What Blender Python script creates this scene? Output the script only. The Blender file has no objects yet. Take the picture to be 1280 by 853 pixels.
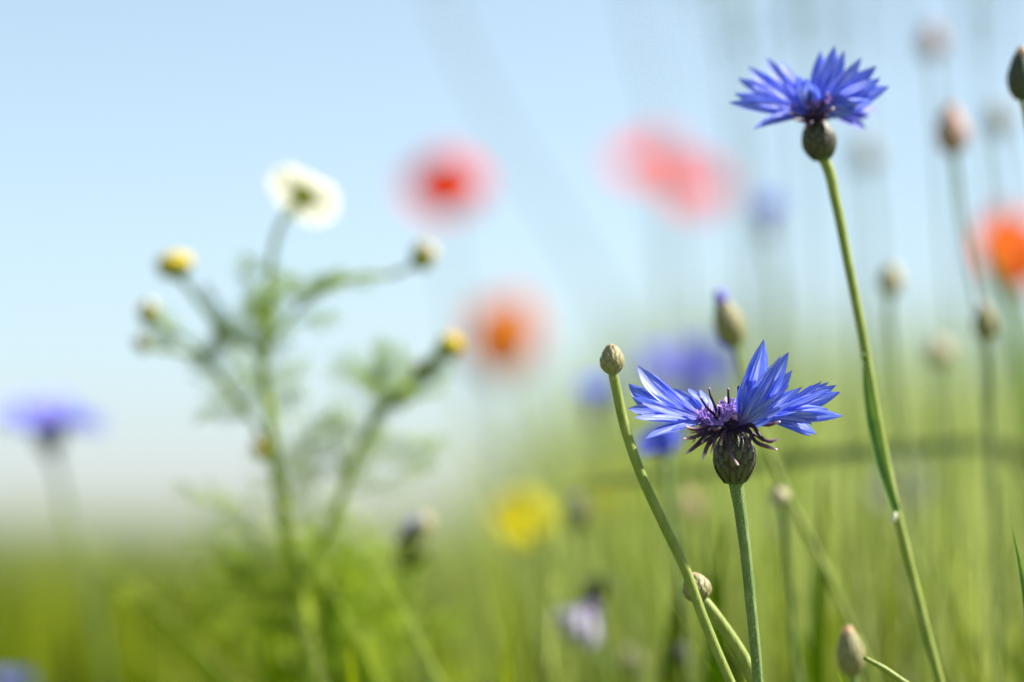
import bpy, math, random
import numpy as np
from mathutils import Vector, Matrix

C = bpy.context.scene
R = math.radians

# ------------------------------------------------------------------ camera
FOC = 0.53                       # focus distance to the main cornflower (m)
LENS, SENSOR = 100.0, 36.0
PITCH = R(3.55)
CAMZ = 0.60
cam_data = bpy.data.cameras.new('camera')
cam = bpy.data.objects.new('camera', cam_data)
C.collection.objects.link(cam)
cam.location = (0, 0, CAMZ)
cam.rotation_euler = (R(90) + PITCH, 0, 0)
cam_data.lens, cam_data.sensor_width = LENS, SENSOR
cam_data.clip_start, cam_data.clip_end = 0.02, 6000
cam_data.dof.use_dof = True
cam_data.dof.focus_distance = FOC
cam_data.dof.aperture_fstop = 5.4
C.camera = cam
FWD = Vector((0, math.cos(PITCH), math.sin(PITCH)))
UPV = Vector((0, -math.sin(PITCH), math.cos(PITCH)))
RGT = Vector((1, 0, 0))
PXR = 1280 * LENS / SENSOR       # pixels of the photo per radian


def at(px, py, d):
    """real-world point at distance d seen at a place of the photo"""
    return Vector((0, 0, CAMZ)) + d * (FWD + RGT * ((px - 640) / PXR) + UPV * ((426.5 - py) / PXR))


# ------------------------------------------------------------------ light
SUN_EL, SUN_AZ = R(46), R(82)     # azimuth clockwise from the view direction: light from the right
w = bpy.data.worlds.new('World')
C.world = w
w.use_nodes = True
nt = w.node_tree
sky = nt.nodes.new('ShaderNodeTexSky')
sky.sky_type = 'NISHITA'
sky.sun_disc = False
sky.sun_elevation, sky.sun_rotation = SUN_EL, SUN_AZ
sky.air_density, sky.dust_density, sky.ozone_density = 1.0, 0.3, 9.0
hsv = nt.nodes.new('ShaderNodeHueSaturation')      # a slightly milky summer sky
hsv.inputs['Hue'].default_value = 0.482
hsv.inputs['Saturation'].default_value = 0.60
nt.links.new(sky.outputs[0], hsv.inputs['Color'])
nt.links.new(hsv.outputs[0], nt.nodes['Background'].inputs[0])
nt.nodes['Background'].inputs[1].default_value = 0.050
sd = bpy.data.lights.new('sun', 'SUN')
sd.energy, sd.angle, sd.color = 4.8, R(0.5), (1.0, 0.95, 0.86)
sun = bpy.data.objects.new('sun', sd)
C.collection.objects.link(sun)
sdir = Vector((math.sin(SUN_AZ) * math.cos(SUN_EL), math.cos(SUN_AZ) * math.cos(SUN_EL), math.sin(SUN_EL)))
sun.rotation_euler = sdir.to_track_quat('Z', 'Y').to_euler()
sun.location = sdir * 10
C.view_settings.view_transform = 'Standard'
C.view_settings.look = 'None'
C.view_settings.gamma = 1
C.view_settings.use_curve_mapping = False
C.view_settings.exposure = 1.80
C.render.engine = 'CYCLES'
C.cycles.use_denoising = True
C.cycles.max_bounces = 8
C.cycles.transparent_max_bounces = 8
C.cycles.caustics_reflective = C.cycles.caustics_refractive = False
C.cycles.sample_clamp_indirect = 6


# ------------------------------------------------------------------ materials
def ramp(nt, stops, fac):
    r = nt.nodes.new('ShaderNodeValToRGB')
    e = r.color_ramp.elements
    while len(e) < len(stops):
        e.new(0.5)
    for k, (p, c) in enumerate(stops):
        e[k].position = p
        e[k].color = (*c, 1)
    nt.links.new(fac, r.inputs[0])
    return r.outputs[0]


def mapped_noise(nt, scale, vec='Object', sc=(1, 1, 1), detail=3):
    tc = nt.nodes.new('ShaderNodeTexCoord')
    mp = nt.nodes.new('ShaderNodeMapping')
    mp.inputs['Scale'].default_value = sc
    n = nt.nodes.new('ShaderNodeTexNoise')
    n.inputs['Scale'].default_value = scale
    n.inputs['Detail'].default_value = detail
    nt.links.new(tc.outputs[vec], mp.inputs[0])
    nt.links.new(mp.outputs[0], n.inputs['Vector'])
    return n.outputs['Fac']


def mixc(nt, a, b, f):
    m = nt.nodes.new('ShaderNodeMix')
    m.data_type = 'RGBA'
    for s, v in ((m.inputs[0], f), (m.inputs[6], a), (m.inputs[7], b)):
        if hasattr(v, 'is_output'):
            nt.links.new(v, s)
        else:
            s.default_value = v if isinstance(v, (int, float)) else (*v, 1)
    return m.outputs[2]


def organic(name, stops, vec='Object', scale=400, sc=(1, 1, 1), rough=0.55, trans=0.35, spec=0.3, bump=0.0, detail=3, tboost=1.0):
    """a plant surface: noise-driven colour, part of the light passes through it"""
    m = bpy.data.materials.new(name)
    m.use_nodes = True
    t = m.node_tree
    p = t.nodes['Principled BSDF']
    col = ramp(t, stops, mapped_noise(t, scale, vec, sc, detail))
    finish(m, col, rough, trans, spec, tboost)
    if bump:
        b = t.nodes.new('ShaderNodeBump')
        b.inputs['Strength'].default_value = bump
        b.inputs['Distance'].default_value = 0.0004
        t.links.new(mapped_noise(t, scale * 2, vec, sc, 4), b.inputs['Height'])
        t.links.new(b.outputs[0], p.inputs['Normal'])
    return m


def finish(m, col, rough, trans, spec, tboost=1.0):
    t = m.node_tree
    p = t.nodes['Principled BSDF']
    t.links.new(col, p.inputs['Base Color'])
    p.inputs['Roughness'].default_value = rough
    p.inputs['Specular IOR Level'].default_value = spec
    if trans:
        tr = t.nodes.new('ShaderNodeBsdfTranslucent')
        hs = t.nodes.new('ShaderNodeHueSaturation')
        hs.inputs['Saturation'].default_value = 1.1
        hs.inputs['Value'].default_value = tboost
        t.links.new(col, hs.inputs['Color'])
        t.links.new(hs.outputs[0], tr.inputs['Color'])
        mx = t.nodes.new('ShaderNodeMixShader')
        mx.inputs[0].default_value = trans
        t.links.new(p.outputs[0], mx.inputs[1])
        t.links.new(tr.outputs[0], mx.inputs[2])
        t.links.new(mx.outputs[0], t.nodes['Material Output'].inputs['Surface'])


def petal_mat(name, dark, mid, light, base, trans=0.35, veins=26.0):
    """UV.x runs across a lobe, UV.y from its base to its tip: fine veins along it"""
    m = bpy.data.materials.new(name)
    m.use_nodes = True
    t = m.node_tree
    f = mapped_noise(t, 1.0, 'UV', (veins * 0.35, 2.2, 1), 4)
    col = ramp(t, [(0.33, dark), (0.46, mid), (0.54, mid), (0.66, light)], f)
    uv = t.nodes.new('ShaderNodeUVMap')
    sp = t.nodes.new('ShaderNodeSeparateXYZ')
    t.links.new(uv.outputs[0], sp.inputs[0])
    mr = t.nodes.new('ShaderNodeMapRange')
    mr.inputs[1].default_value, mr.inputs[2].default_value = 0.30, 0.02
    t.links.new(sp.outputs[1], mr.inputs[0])
    col = mixc(t, col, base, mr.outputs[0])
    finish(m, col, 0.5, trans, 0.35, 1.0)
    b = t.nodes.new('ShaderNodeBump')
    b.inputs['Strength'].default_value = 0.5
    b.inputs['Distance'].default_value = 0.0003
    t.links.new(f, b.inputs['Height'])
    t.links.new(b.outputs[0], t.nodes['Principled BSDF'].inputs['Normal'])
    return m


def uv_ramp_mat(name, stops, axis=0, rough=0.6, trans=0.3, spec=0.25, noise=0.25, tboost=1.0):
    m = bpy.data.materials.new(name)
    m.use_nodes = True
    t = m.node_tree
    uv = t.nodes.new('ShaderNodeUVMap')
    sp = t.nodes.new('ShaderNodeSeparateXYZ')
    t.links.new(uv.outputs[0], sp.inputs[0])
    fac = sp.outputs[axis]
    if noise:
        nz = mapped_noise(t, 900, 'Object')
        ma = t.nodes.new('ShaderNodeMath')
        ma.operation = 'MULTIPLY_ADD'
        ma.inputs[1].default_value = noise
        t.links.new(nz, ma.inputs[0])
        sb = t.nodes.new('ShaderNodeMath')
        sb.operation = 'SUBTRACT'
        sb.inputs[1].default_value = noise * 0.5
        t.links.new(fac, ma.inputs[2])
        t.links.new(ma.outputs[0], sb.inputs[0])
        fac = sb.outputs[0]
    finish(m, ramp(t, stops, fac), rough, trans, spec, tboost)
    return m


BLUE = petal_mat('cornflower_blue_petal', (0.030, 0.058, 0.56), (0.165, 0.220, 0.79), (0.60, 0.63, 0.94), (0.22, 0.09, 0.5), 0.45)
VIOLET = petal_mat('violet_blue_petal', (0.06, 0.06, 0.55), (0.15, 0.15, 0.75), (0.42, 0.42, 0.9), (0.25, 0.06, 0.4), 0.36)
LAVENDER = petal_mat('faded_lavender_petal', (0.22, 0.19, 0.42), (0.42, 0.38, 0.62), (0.7, 0.68, 0.8), (0.3, 0.2, 0.42), 0.4)
FADED = petal_mat('faded_white_petal', (0.32, 0.28, 0.46), (0.58, 0.54, 0.67), (0.80, 0.78, 0.84), (0.28, 0.16, 0.38), 0.4)
LILAC = petal_mat('lilac_disc_floret', (0.12, 0.05, 0.45), (0.38, 0.24, 0.68), (0.82, 0.70, 0.90), (0.36, 0.14, 0.45), 0.3)
POPPY = petal_mat('poppy_petal', (0.62, 0.045, 0.015), (0.80, 0.085, 0.03), (0.85, 0.15, 0.07), (0.45, 0.04, 0.015), 0.5, 40)
POPPYORANGE = petal_mat('orange_red_petal', (0.60, 0.09, 0.03), (0.76, 0.19, 0.065), (0.82, 0.28, 0.11), (0.5, 0.11, 0.02), 0.45, 40)
PALEBLUE = petal_mat('pale_blue_petal', (0.12, 0.14, 0.55), (0.24, 0.27, 0.70), (0.48, 0.52, 0.85), (0.25, 0.15, 0.5), 0.4)
ORANGE = petal_mat('orange_petal', (0.52, 0.12, 0.015), (0.62, 0.20, 0.035), (0.70, 0.30, 0.08), (0.4, 0.14, 0.02), 0.45, 40)
YELLOW = petal_mat('yellow_petal', (0.74, 0.62, 0.004), (0.80, 0.72, 0.006), (0.85, 0.78, 0.02), (0.7, 0.55, 0.01), 0.4, 30)
WHITE = petal_mat('white_petal', (0.62, 0.61, 0.56), (0.72, 0.71, 0.66), (0.78, 0.77, 0.72), (0.7, 0.68, 0.45), 0.4, 14)
DARKTUBE = uv_ramp_mat('dark_purple_anther', [(0.0, (0.03, 0.010, 0.035)), (0.8, (0.018, 0.007, 0.02)), (0.96, (0.06, 0.03, 0.05)), (1.0, (0.4, 0.28, 0.34))], 1, 0.55, 0.0, 0.15, 0.08)
CURLTUBE = uv_ramp_mat('curled_purple_floret', [(0.0, (0.022, 0.007, 0.035)), (0.5, (0.032, 0.011, 0.038)), (0.78, (0.12, 0.05, 0.11)), (0.95, (0.55, 0.36, 0.42)), (1.0, (0.75, 0.55, 0.58))], 1, 0.5, 0.04, 0.2, 0.3)
SCALE = uv_ramp_mat('involucre_scale', [(0.0, (0.065, 0.085, 0.035)), (0.18, (0.055, 0.066, 0.028)), (0.36, (0.032, 0.026, 0.016)), (0.52, (0.018, 0.010, 0.010)), (0.84, (0.035, 0.017, 0.015)), (0.92, (0.20, 0.13, 0.10)), (1.0, (0.48, 0.37, 0.29))], 0, 0.5, 0.05, 0.4, 0.2)
BUDSCALE = uv_ramp_mat('bud_scale', [(0.0, (0.20, 0.21, 0.08)), (0.4, (0.25, 0.23, 0.11)), (0.7, (0.19, 0.14, 0.07)), (0.9, (0.15, 0.085, 0.05)), (1.0, (0.4, 0.3, 0.2))], 0, 0.55, 0.12, 0.3, 0.2)
PALESCALE = uv_ramp_mat('pale_bud_scale', [(0.0, (0.42, 0.38, 0.22)), (0.5, (0.50, 0.44, 0.28)), (0.8, (0.42, 0.32, 0.2)), (1.0, (0.6, 0.5, 0.4))], 0, 0.55, 0.2, 0.3, 0.2)
PINKSCALE = uv_ramp_mat('pinkish_bud_scale', [(0.0, (0.42, 0.26, 0.20)), (0.5, (0.5, 0.32, 0.26)), (0.8, (0.4, 0.22, 0.2)), (1.0, (0.7, 0.5, 0.45))], 0, 0.55, 0.25, 0.3, 0.2)
DARKSCALE = uv_ramp_mat('dark_bud_scale', [(0.0, (0.05, 0.06, 0.035)), (0.5, (0.06, 0.065, 0.04)), (0.8, (0.03, 0.025, 0.025)), (1.0, (0.15, 0.11, 0.1))], 0, 0.6, 0.05, 0.3, 0.2)
TIPPINK = organic('pink_bud_tip', [(0.3, (0.48, 0.26, 0.15)), (0.7, (0.68, 0.46, 0.29))], scale=1500, trans=0.2)
TIPBLUE = organic('blue_bud_tip', [(0.3, (0.06, 0.07, 0.5)), (0.7, (0.22, 0.16, 0.6))], scale=1500, trans=0.25)
STEM = organic('stem_green', [(0.3, (0.085, 0.145, 0.03)), (0.55, (0.12, 0.18, 0.045)), (0.75, (0.18, 0.23, 0.08))], scale=900, sc=(1, 1, 0.25), rough=0.6, trans=0.08, spec=0.35, bump=0.6)
LIGHTSTEM = organic('light_stem_green', [(0.3, (0.17, 0.23, 0.025)), (0.7, (0.27, 0.31, 0.07))], scale=700, sc=(1, 1, 0.25), rough=0.55, trans=0.25, spec=0.35, bump=0.4)
HAIR = organic('pale_stem_hair', [(0.3, (0.5, 0.5, 0.4)), (0.7, (0.65, 0.63, 0.52))], scale=500, trans=0.4)
LEAF = organic('leaf_green', [(0.3, (0.06, 0.13, 0.025)), (0.7, (0.12, 0.20, 0.035))], scale=250, trans=0.4, rough=0.45, spec=0.4, tboost=1.5)
FERN = organic('feathery_leaf_green', [(0.3, (0.21, 0.29, 0.02)), (0.7, (0.34, 0.40, 0.045))], scale=120, trans=0.55, rough=0.5, tboost=2.0)
MAYSTEM = organic('yellow_green_stem', [(0.3, (0.32, 0.40, 0.04)), (0.7, (0.42, 0.48, 0.10))], scale=700, sc=(1, 1, 0.25), rough=0.6, trans=0.35, spec=0.2, tboost=1.4)
BRIGHTLEAF = organic('bright_leaf_green', [(0.3, (0.16, 0.24, 0.008)), (0.7, (0.25, 0.31, 0.012))], scale=120, trans=0.5, rough=0.5, tboost=1.7)
DARKLEAF = organic('dark_leaf_green', [(0.3, (0.035, 0.075, 0.03)), (0.7, (0.06, 0.11, 0.05))], scale=120, trans=0.12, rough=0.6, spec=0.2)
DISC = organic('yellow_disc', [(0.35, (0.42, 0.33, 0.015)), (0.65, (0.66, 0.50, 0.02))], scale=2200, trans=0.15, bump=1.0)
GREENCUP = organic('green_cup', [(0.3, (0.16, 0.22, 0.03)), (0.7, (0.28, 0.30, 0.05))], scale=900, trans=0.2)
YELLOWCUP = organic('yellow_green_cup', [(0.3, (0.34, 0.36, 0.02)), (0.7, (0.48, 0.46, 0.03))], scale=900, trans=0.35, tboost=1.5)
CREAM = organic('cream_speck', [(0.3, (0.62, 0.58, 0.45)), (0.7, (0.8, 0.77, 0.66))], scale=1500, trans=0.2)

# ------------------------------------------------------------------ mesh helpers
def sm(a, b, x):
    x = min(1, max(0, (x - a) / (b - a)))
    return x * x * (3 - 2 * x)


class MB:
    def __init__(self):
        self.v, self.f, self.uv = [], [], []

    def grid(self, rows, uvs, closed=False):
        b = len(self.v)
        nr, nc = len(rows), len(rows[0])
        for r, u in zip(rows, uvs):
            self.v += [Vector(p) for p in r]
            self.uv += u
        for i in range(nr - 1):
            for j in range(nc if closed else nc - 1):
                j2 = (j + 1) % nc
                self.f.append((b + i * nc + j, b + i * nc + j2, b + (i + 1) * nc + j2, b + (i + 1) * nc + j))
        return b

    def fan(self, ring, tip, uv):
        b = len(self.v)
        self.v.append(Vector(tip))
        self.uv.append(uv)
        n = len(ring)
        for j in range(n):
            self.f.append((ring[j], ring[(j + 1) % n], b))

    def tube(self, pts, rad, n=8, rib=0.0, smooth=0):
        pts = [Vector(p) for p in pts]
        if smooth:
            pts, rad = spline(pts, rad, smooth)
        if not hasattr(rad, '__len__'):
            rad = [rad] * len(pts)
        nrm = None
        rows, uvs = [], []
        for i, p in enumerate(pts):
            t = (pts[min(i + 1, len(pts) - 1)] - pts[max(i - 1, 0)])
            if t.length < 1e-9:
                t = Vector((0, 0, 1))
            t.normalize()
            if nrm is None:
                nrm = t.orthogonal().normalized()
            nrm = (nrm - t * nrm.dot(t)).normalized()
            bn = t.cross(nrm)
            rows.append([p + (nrm * math.cos(2 * math.pi * j / n) + bn * math.sin(2 * math.pi * j / n)) * rad[i] * (1 + rib * (1 if j % 2 else -1)) for j in range(n)])
            uvs.append([(j / n, i / (len(pts) - 1)) for j in range(n)])
        b = self.grid(rows, uvs, True)
        k = (len(rows) - 1) * n
        self.fan([b + k + j for j in range(n)], pts[-1], (0.5, 1))
        self.fan([b + n - 1 - j for j in range(n)], pts[0], (0.5, 0))
        return self

    def ellipsoid(self, c, axis, ra, rr, n=12, m=8, prof=None):
        """body of revolution about axis, from c - axis*ra to c + axis*ra"""
        axis = axis.normalized()
        a = axis.orthogonal().normalized()
        b2 = axis.cross(a)
        rows, uvs = [], []
        for i in range(m + 1):
            s = i / m
            r = (prof(s) if prof else math.sin(math.pi * (0.02 + 0.96 * s))) * rr
            z = (s * 2 - 1) * ra if prof else -math.cos(math.pi * (0.02 + 0.96 * s)) * ra
            rows.append([c + axis * z + (a * math.cos(2 * math.pi * j / n) + b2 * math.sin(2 * math.pi * j / n)) * r for j in range(n)])
            uvs.append([(j / n, s) for j in range(n)])
        b = self.grid(rows, uvs, True)
        self.fan([b + m * n + j for j in range(n)], sum(rows[-1], Vector()) / n, (0.5, 1))
        self.fan([b + n - 1 - j for j in range(n)], sum(rows[0], Vector()) / n, (0.5, 0))
        return self

    def lobe(self, base, ctrl, tip, normal, width, roll=0.0, fold=0.15, base_w=0.25, curl=0.0, na=7, nl=14, wpos=0.55, vlo=0.0, off=0.0, notch=0.0):
        """a pointed petal lobe along a curve base-ctrl-tip; its face looks along normal"""
        rows, uvs = [], []
        L = (tip - base).length
        for i in range(nl + 1):
            v = i / nl
            p = base * (1 - v) ** 2 + ctrl * 2 * v * (1 - v) + tip * v * v
            t = ((ctrl - base) * (1 - v) + (tip - ctrl) * v).normalized()
            wv = t.cross(normal).normalized()
            nn = wv.cross(t).normalized()
            ang = roll * v
            wv, nn = wv * math.cos(ang) + nn * math.sin(ang), nn * math.cos(ang) - wv * math.sin(ang)
            if v < wpos:
                f = base_w + (1 - base_w) * sm(0, wpos, v)
            else:
                f = max(0.02, 1 - ((v - wpos) / (1 - wpos)) ** (2.5 + notch)) if v < 1 else 0.03
            hw = width * 0.57 * f
            p = p + nn * (off - curl * L * v * v)
            rows.append([p + wv * hw * s + nn * (fold * width * (s * s - 0.3) * f + 0.012 * width * math.sin(9 * s + 7 * v)) for s in [2 * j / (na - 1) - 1 for j in range(na)]])
            uvs.append([(j / (na - 1) + off * 9000, vlo + (1 - vlo) * v) for j in range(na)])
        self.grid(rows, uvs)
        return self

    def build(self, name, m, parent=None, origin=None):
        o0 = parent['_o'] if parent is not None and '_o' in parent.keys() else None
        o = Vector(o0) if o0 is not None else (Vector(origin) if origin is not None else Vector())
        me = bpy.data.meshes.new(name)
        me.from_pydata([tuple(p - o) for p in self.v], [], self.f)
        uvl = me.uv_layers.new(name='UVMap')
        li = np.empty(len(me.loops), dtype=np.int32)
        me.loops.foreach_get('vertex_index', li)
        u = np.array(self.uv, dtype=np.float32)[li]
        uvl.data.foreach_set('uv', u.ravel())
        me.polygons.foreach_set('use_smooth', [True] * len(me.polygons))
        me.materials.append(m)
        ob = bpy.data.objects.new(name, me)
        C.collection.objects.link(ob)
        if parent is not None:
            ob.parent = parent
            ob['_o'] = tuple(o)
        else:
            ob.location = o
        return ob


def spline(pts, rad, k):
    """smooth curve through pts (chord-length Hermite), k steps a span"""
    if not hasattr(rad, '__len__'):
        rad = [rad] * len(pts)
    n = len(pts)
    L = [max(1e-7, (pts[i + 1] - pts[i]).length) for i in range(n - 1)]
    S = [(pts[i + 1] - pts[i]) / L[i] for i in range(n - 1)]
    T = [S[0]] + [(S[i - 1] * L[i] + S[i] * L[i - 1]) / (L[i - 1] + L[i]) for i in range(1, n - 1)] + [S[-1]]
    out, ro = [], []
    for i in range(n - 1):
        for j in range(k):
            t = j / k
            t2, t3 = t * t, t * t * t
            out.append(pts[i] * (2 * t3 - 3 * t2 + 1) + T[i] * L[i] * (t3 - 2 * t2 + t) + pts[i + 1] * (3 * t2 - 2 * t3) + T[i + 1] * L[i] * (t3 - t2))
            ro.append(rad[i] + (rad[i + 1] - rad[i]) * t)
    out.append(pts[-1])
    ro.append(rad[-1])
    return out, ro


def thing(name, label, cat, base, group=None):
    o = bpy.data.objects.new(name, None)
    C.collection.objects.link(o)
    o.empty_display_size = 0.01
    o.location = base
    o['_o'] = tuple(base)
    o['label'], o['category'] = label, cat
    if group:
        o['group'] = group
    return o


def tag(o, label, cat, group=None):
    o['label'], o['category'] = label, cat
    if group:
        o['group'] = group
    return o


def rnd_unit(rng):
    while True:
        v = Vector((rng.uniform(-1, 1), rng.uniform(-1, 1), rng.uniform(-1, 1)))
        if 0.1 < v.length < 1:
            return v.normalized()


def stem_path(px, d, root=(0.0, 0.0)):
    """photo path (top first) to points, then down to the soil"""
    pts = [at(x, y, d if not hasattr(d, '__len__') else d[i]) for i, (x, y) in enumerate(px)]
    dirn = (pts[-1] - pts[-2]).normalized() if len(pts) > 1 else Vector((0, 0, -1))
    p = pts[-1]
    h = p.z
    slope = Vector((dirn.x, dirn.y, 0)) / max(0.35, -dirn.z)
    pts.append(Vector((p.x + slope.x * h * 0.35 + root[0], p.y + slope.y * h * 0.3 + root[1], h * 0.5)))
    pts.append(Vector((p.x + slope.x * h * 0.5 + root[0] * 1.5, p.y + slope.y * h * 0.4 + root[1] * 1.5, 0.0)))
    return pts


def involucre_mesh(base, axis, length, radius, rows=7, cols=9, prof=None, fringe=True, na=7, nl=6):
    """egg-shaped head of overlapping pointed scales"""
    axis = axis.normalized()
    a = axis.orthogonal().normalized()
    b = axis.cross(a)
    if prof is None:
        prof = lambda s: (math.sin(math.pi * min(1, 0.10 + 0.78 * s ** 0.85))) ** 0.75 if s < 1 else 0.4
    m = MB()
    m.ellipsoid(base + axis * length * 0.5, axis, length * 0.5, radius * 0.95, 20, 12, prof)
    m.uv = [(0.0, 0.2)] * len(m.uv)
    jr = random.Random(rows * 100 + cols)
    for i in range(rows):
        s0 = 0.02 + 0.80 * i / rows
        ln = 0.34 + 0.06 * i / rows
        for j in range(cols):
            th0 = 2 * math.pi * (j + 0.5 * (i % 2) + jr.uniform(-.12, .12)) / cols
            half = math.pi / cols * jr.uniform(0.98, 1.26)
            ds, dl, sk = jr.uniform(-.02, .02), jr.uniform(.88, 1.15), jr.uniform(-.25, .25) * half
            r_, u_ = [], []
            for k in range(nl + 1):
                v = k / nl
                s = min(0.995, max(0.003, s0 + ds + ln * dl * v))
                wf = max(0.0, 1 - v ** 2.4) * (0.85 + 0.15 * math.sin(math.pi * v))
                rad = radius * prof(s) * (0.97 + 0.10 * sm(0, 0.6, v)) + radius * 0.03 * v
                row, ur = [], []
                for q in range(na):
                    e = 2 * q / (na - 1) - 1
                    th = th0 + half * e * max(wf, 0.06) + sk * v * v
                    lift = radius * 0.085 * (1 - e * e)
                    rr = rad + lift * (1 - 0.3 * v)
                    tooth = 1 + (0.05 * ((q + k) % 2) if fringe and (abs(e) > 0.9) else 0)
                    row.append(base + axis * (length * s) + (a * math.cos(th) + b * math.sin(th)) * rr * tooth)
                    edge = max(abs(e) ** 1.5 * 0.94 * sm(-0.2, 0.3, v), v ** 3.0 * 0.97)
                    ur.append((min(1, edge), v))
                r_.append(row)
                u_.append(ur)
            m.grid(r_, u_)
    return m


def hairs(m, pts, rad, count, length, rng):
    for _ in range(count):
        i = rng.randrange(len(pts) - 1)
        t = rng.random()
        p = pts[i].lerp(pts[i + 1], t)
        ax = (pts[i + 1] - pts[i]).normalized()
        d = rnd_unit(rng)
        d = (d - ax * d.dot(ax)).normalized()
        r = rad[i]
        dd = (d + ax * rng.uniform(-0.9, 0.4)).normalized()
        q = p + d * r * 0.97
        ln = length * rng.uniform(0.4, 1.2)
        s = ax.cross(d) * 0.00003
        b = len(m.v)
        m.v += [q - s, q + s, q + dd * ln]
        m.uv += [(0, 0), (1, 0), (0.5, 1)]
        m.f.append((b, b + 1, b + 2))


# ------------------------------------------------------------------ setting: ground
def ground():
    m = bpy.data.materials.new('meadow_ground')
    m.use_nodes = True
    t = m.node_tree
    a = mapped_noise(t, 3.0, 'Object', (1, 1, 1), 6)
    b = mapped_noise(t, 0.05, 'Object', (1, 1, 1), 4)
    ca = ramp(t, [(0.3, (0.045, 0.07, 0.018)), (0.55, (0.085, 0.125, 0.03)), (0.75, (0.14, 0.165, 0.05))], a)
    cb = ramp(t, [(0.35, (0.11, 0.14, 0.06)), (0.65, (0.18, 0.20, 0.09))], b)
    finish(m, mixc(t, ca, cb, 0.5), 0.9, 0, 0.1)
    g = MB()
    xs = [-3000, -300, -30, -6, -2, 0, 2, 6, 30, 300, 3000]
    ys = [-3000, -300, -30, -3, 0, 2, 5, 10, 30, 100, 400, 3000]
    rows = [[(x, y, 0.0) for x in xs] for y in ys]
    g.grid(rows, [[(0, 0)] * len(xs) for _ in ys])
    o = g.build('ground', m)
    o['kind'] = 'structure'


ground()


# ------------------------------------------------------------------ setting: grass (uncountable)
def blades(name, stops, spec, seed, mat_trans=0.5, tboost=1.6):
    """spec rows: count, px range, distance range, (height fn), width mm, lean"""
    rng = np.random.default_rng(seed)
    V, F, U = [], [], []
    base = 0
    NL = 7
    for (n, p0, p1, d0, d1, hf, wmm, lean, *tone) in spec:
        d = np.exp(rng.uniform(np.log(d0), np.log(d1), n)) if d1 / d0 > 2 else rng.uniform(d0, d1, n)
        px = rng.uniform(p0, p1, n)
        x = (px - 640) / PXR * d
        h = hf(px, d, rng)
        ok = h > 0.03
        d, px, x, h = d[ok], px[ok], x[ok], h[ok]
        n = len(d)
        wd = wmm / 1000 * rng.uniform(0.6, 1.4, n) * np.maximum(1, d / 3.0)
        az = rng.uniform(0, 2 * np.pi, n)
        le = lean * rng.uniform(0.0, 1.0, n) ** 1.5 * h
        fa = rng.uniform(0, np.pi, n)
        s = np.array([0, .35, .6, .78, .89, .96, 1.0])[None, :]
        cx = x[:, None] + np.cos(az)[:, None] * le[:, None] * (s ** 2.2 - 0.5)
        cy = d[:, None] + np.sin(az)[:, None] * le[:, None] * (s ** 2.2 - 0.5)
        cz = h[:, None] * (s - 0.12 * (le / h)[:, None] * s ** 3)
        half = 0.5 * wd[:, None] * (1 - 0.97 * s ** (5.0 if wmm > 10 else 1.8))
        ox, oy = np.cos(fa)[:, None] * half, np.sin(fa)[:, None] * half
        L = np.stack([cx - ox, cy - oy, cz], -1)
        Rr = np.stack([cx + ox, cy + oy, cz], -1)
        v = np.stack([L, Rr], 2).reshape(n, NL * 2, 3)
        V.append(v.reshape(-1, 3))
        patch = 0.5 + 0.3 * np.sin(x * 52.0 + 2.5 * np.sin(d * 9.0) + 0.6) + 0.2 * np.sin(d * 14.0 + x * 21.0 + 1.3)    # lusher and drier patches
        if tone:
            patch = patch * 0.6 + tone[0]
        if wmm > 10:
            patch = rng.uniform(-0.45, 0.95, n)
        u = np.repeat(np.clip(0.66 * patch + rng.uniform(0, 0.42, n) - 0.06, 0.01, 0.99), NL * 2)
        vv = np.tile(np.repeat(np.linspace(0, 1, NL), 2), n)
        U.append(np.stack([u, vv], -1))
        q = np.array([[2 * k, 2 * k + 1, 2 * k + 3, 2 * k + 2] for k in range(NL - 1)])
        F.append((base + (np.arange(n) * NL * 2)[:, None, None] + q[None]).reshape(-1, 4))
        base += n * NL * 2
    V, F, U = np.concatenate(V), np.concatenate(F), np.concatenate(U)
    me = bpy.data.meshes.new(name)
    me.vertices.add(len(V))
    me.vertices.foreach_set('co', V.astype(np.float32).ravel())
    me.loops.add(F.size)
    me.loops.foreach_set('vertex_index', F.astype(np.int32).ravel())
    me.polygons.add(len(F))
    me.polygons.foreach_set('loop_start', np.arange(0, F.size, 4, dtype=np.int32))
    me.polygons.foreach_set('use_smooth', np.ones(len(F), dtype=bool))
    me.update(calc_edges=True)
    uvl = me.uv_layers.new(name='UVMap')
    uvl.data.foreach_set('uv', U[F.ravel()].astype(np.float32).ravel())
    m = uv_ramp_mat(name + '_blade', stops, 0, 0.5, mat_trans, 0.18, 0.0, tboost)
    me.materials.append(m)
    ob = bpy.data.objects.new(name, me)
    C.collection.objects.link(ob)
    ob['kind'] = 'stuff'
    return ob


def top_h(y, d):
    """height above the soil of a point seen at photo row y, distance d"""
    return CAMZ + d * (math.sin(PITCH) + (426.5 - y) / PXR * math.cos(PITCH))


def h_field(px, d, rng):
    return np.minimum(rng.normal(0.46, 0.055, len(px)) + 0.010 * np.minimum(d, 12), top_h(585, d)) * rng.uniform(0.75, 1.0, len(px))


def h_wisps(px, d, rng):
    clump = 0.5 + 0.5 * np.sin(px / 47.0 + 3 * d) * np.sin(px / 131.0 + 1.7 * d)
    return top_h(585 + 50 * clump + rng.gamma(2.2, 45, len(px)), d)


def h_near(px, d, rng):
    t = np.clip((px - 420) / 300, 0, 1)
    return top_h(700 - 60 * t + rng.gamma(2.0, 60, len(px)), d)


def h_close(px, d, rng):
    t = np.clip((px - 560) / 300, 0, 1)
    return top_h(720 - 170 * t + rng.gamma(1.8, 80, len(px)), d)


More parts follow.
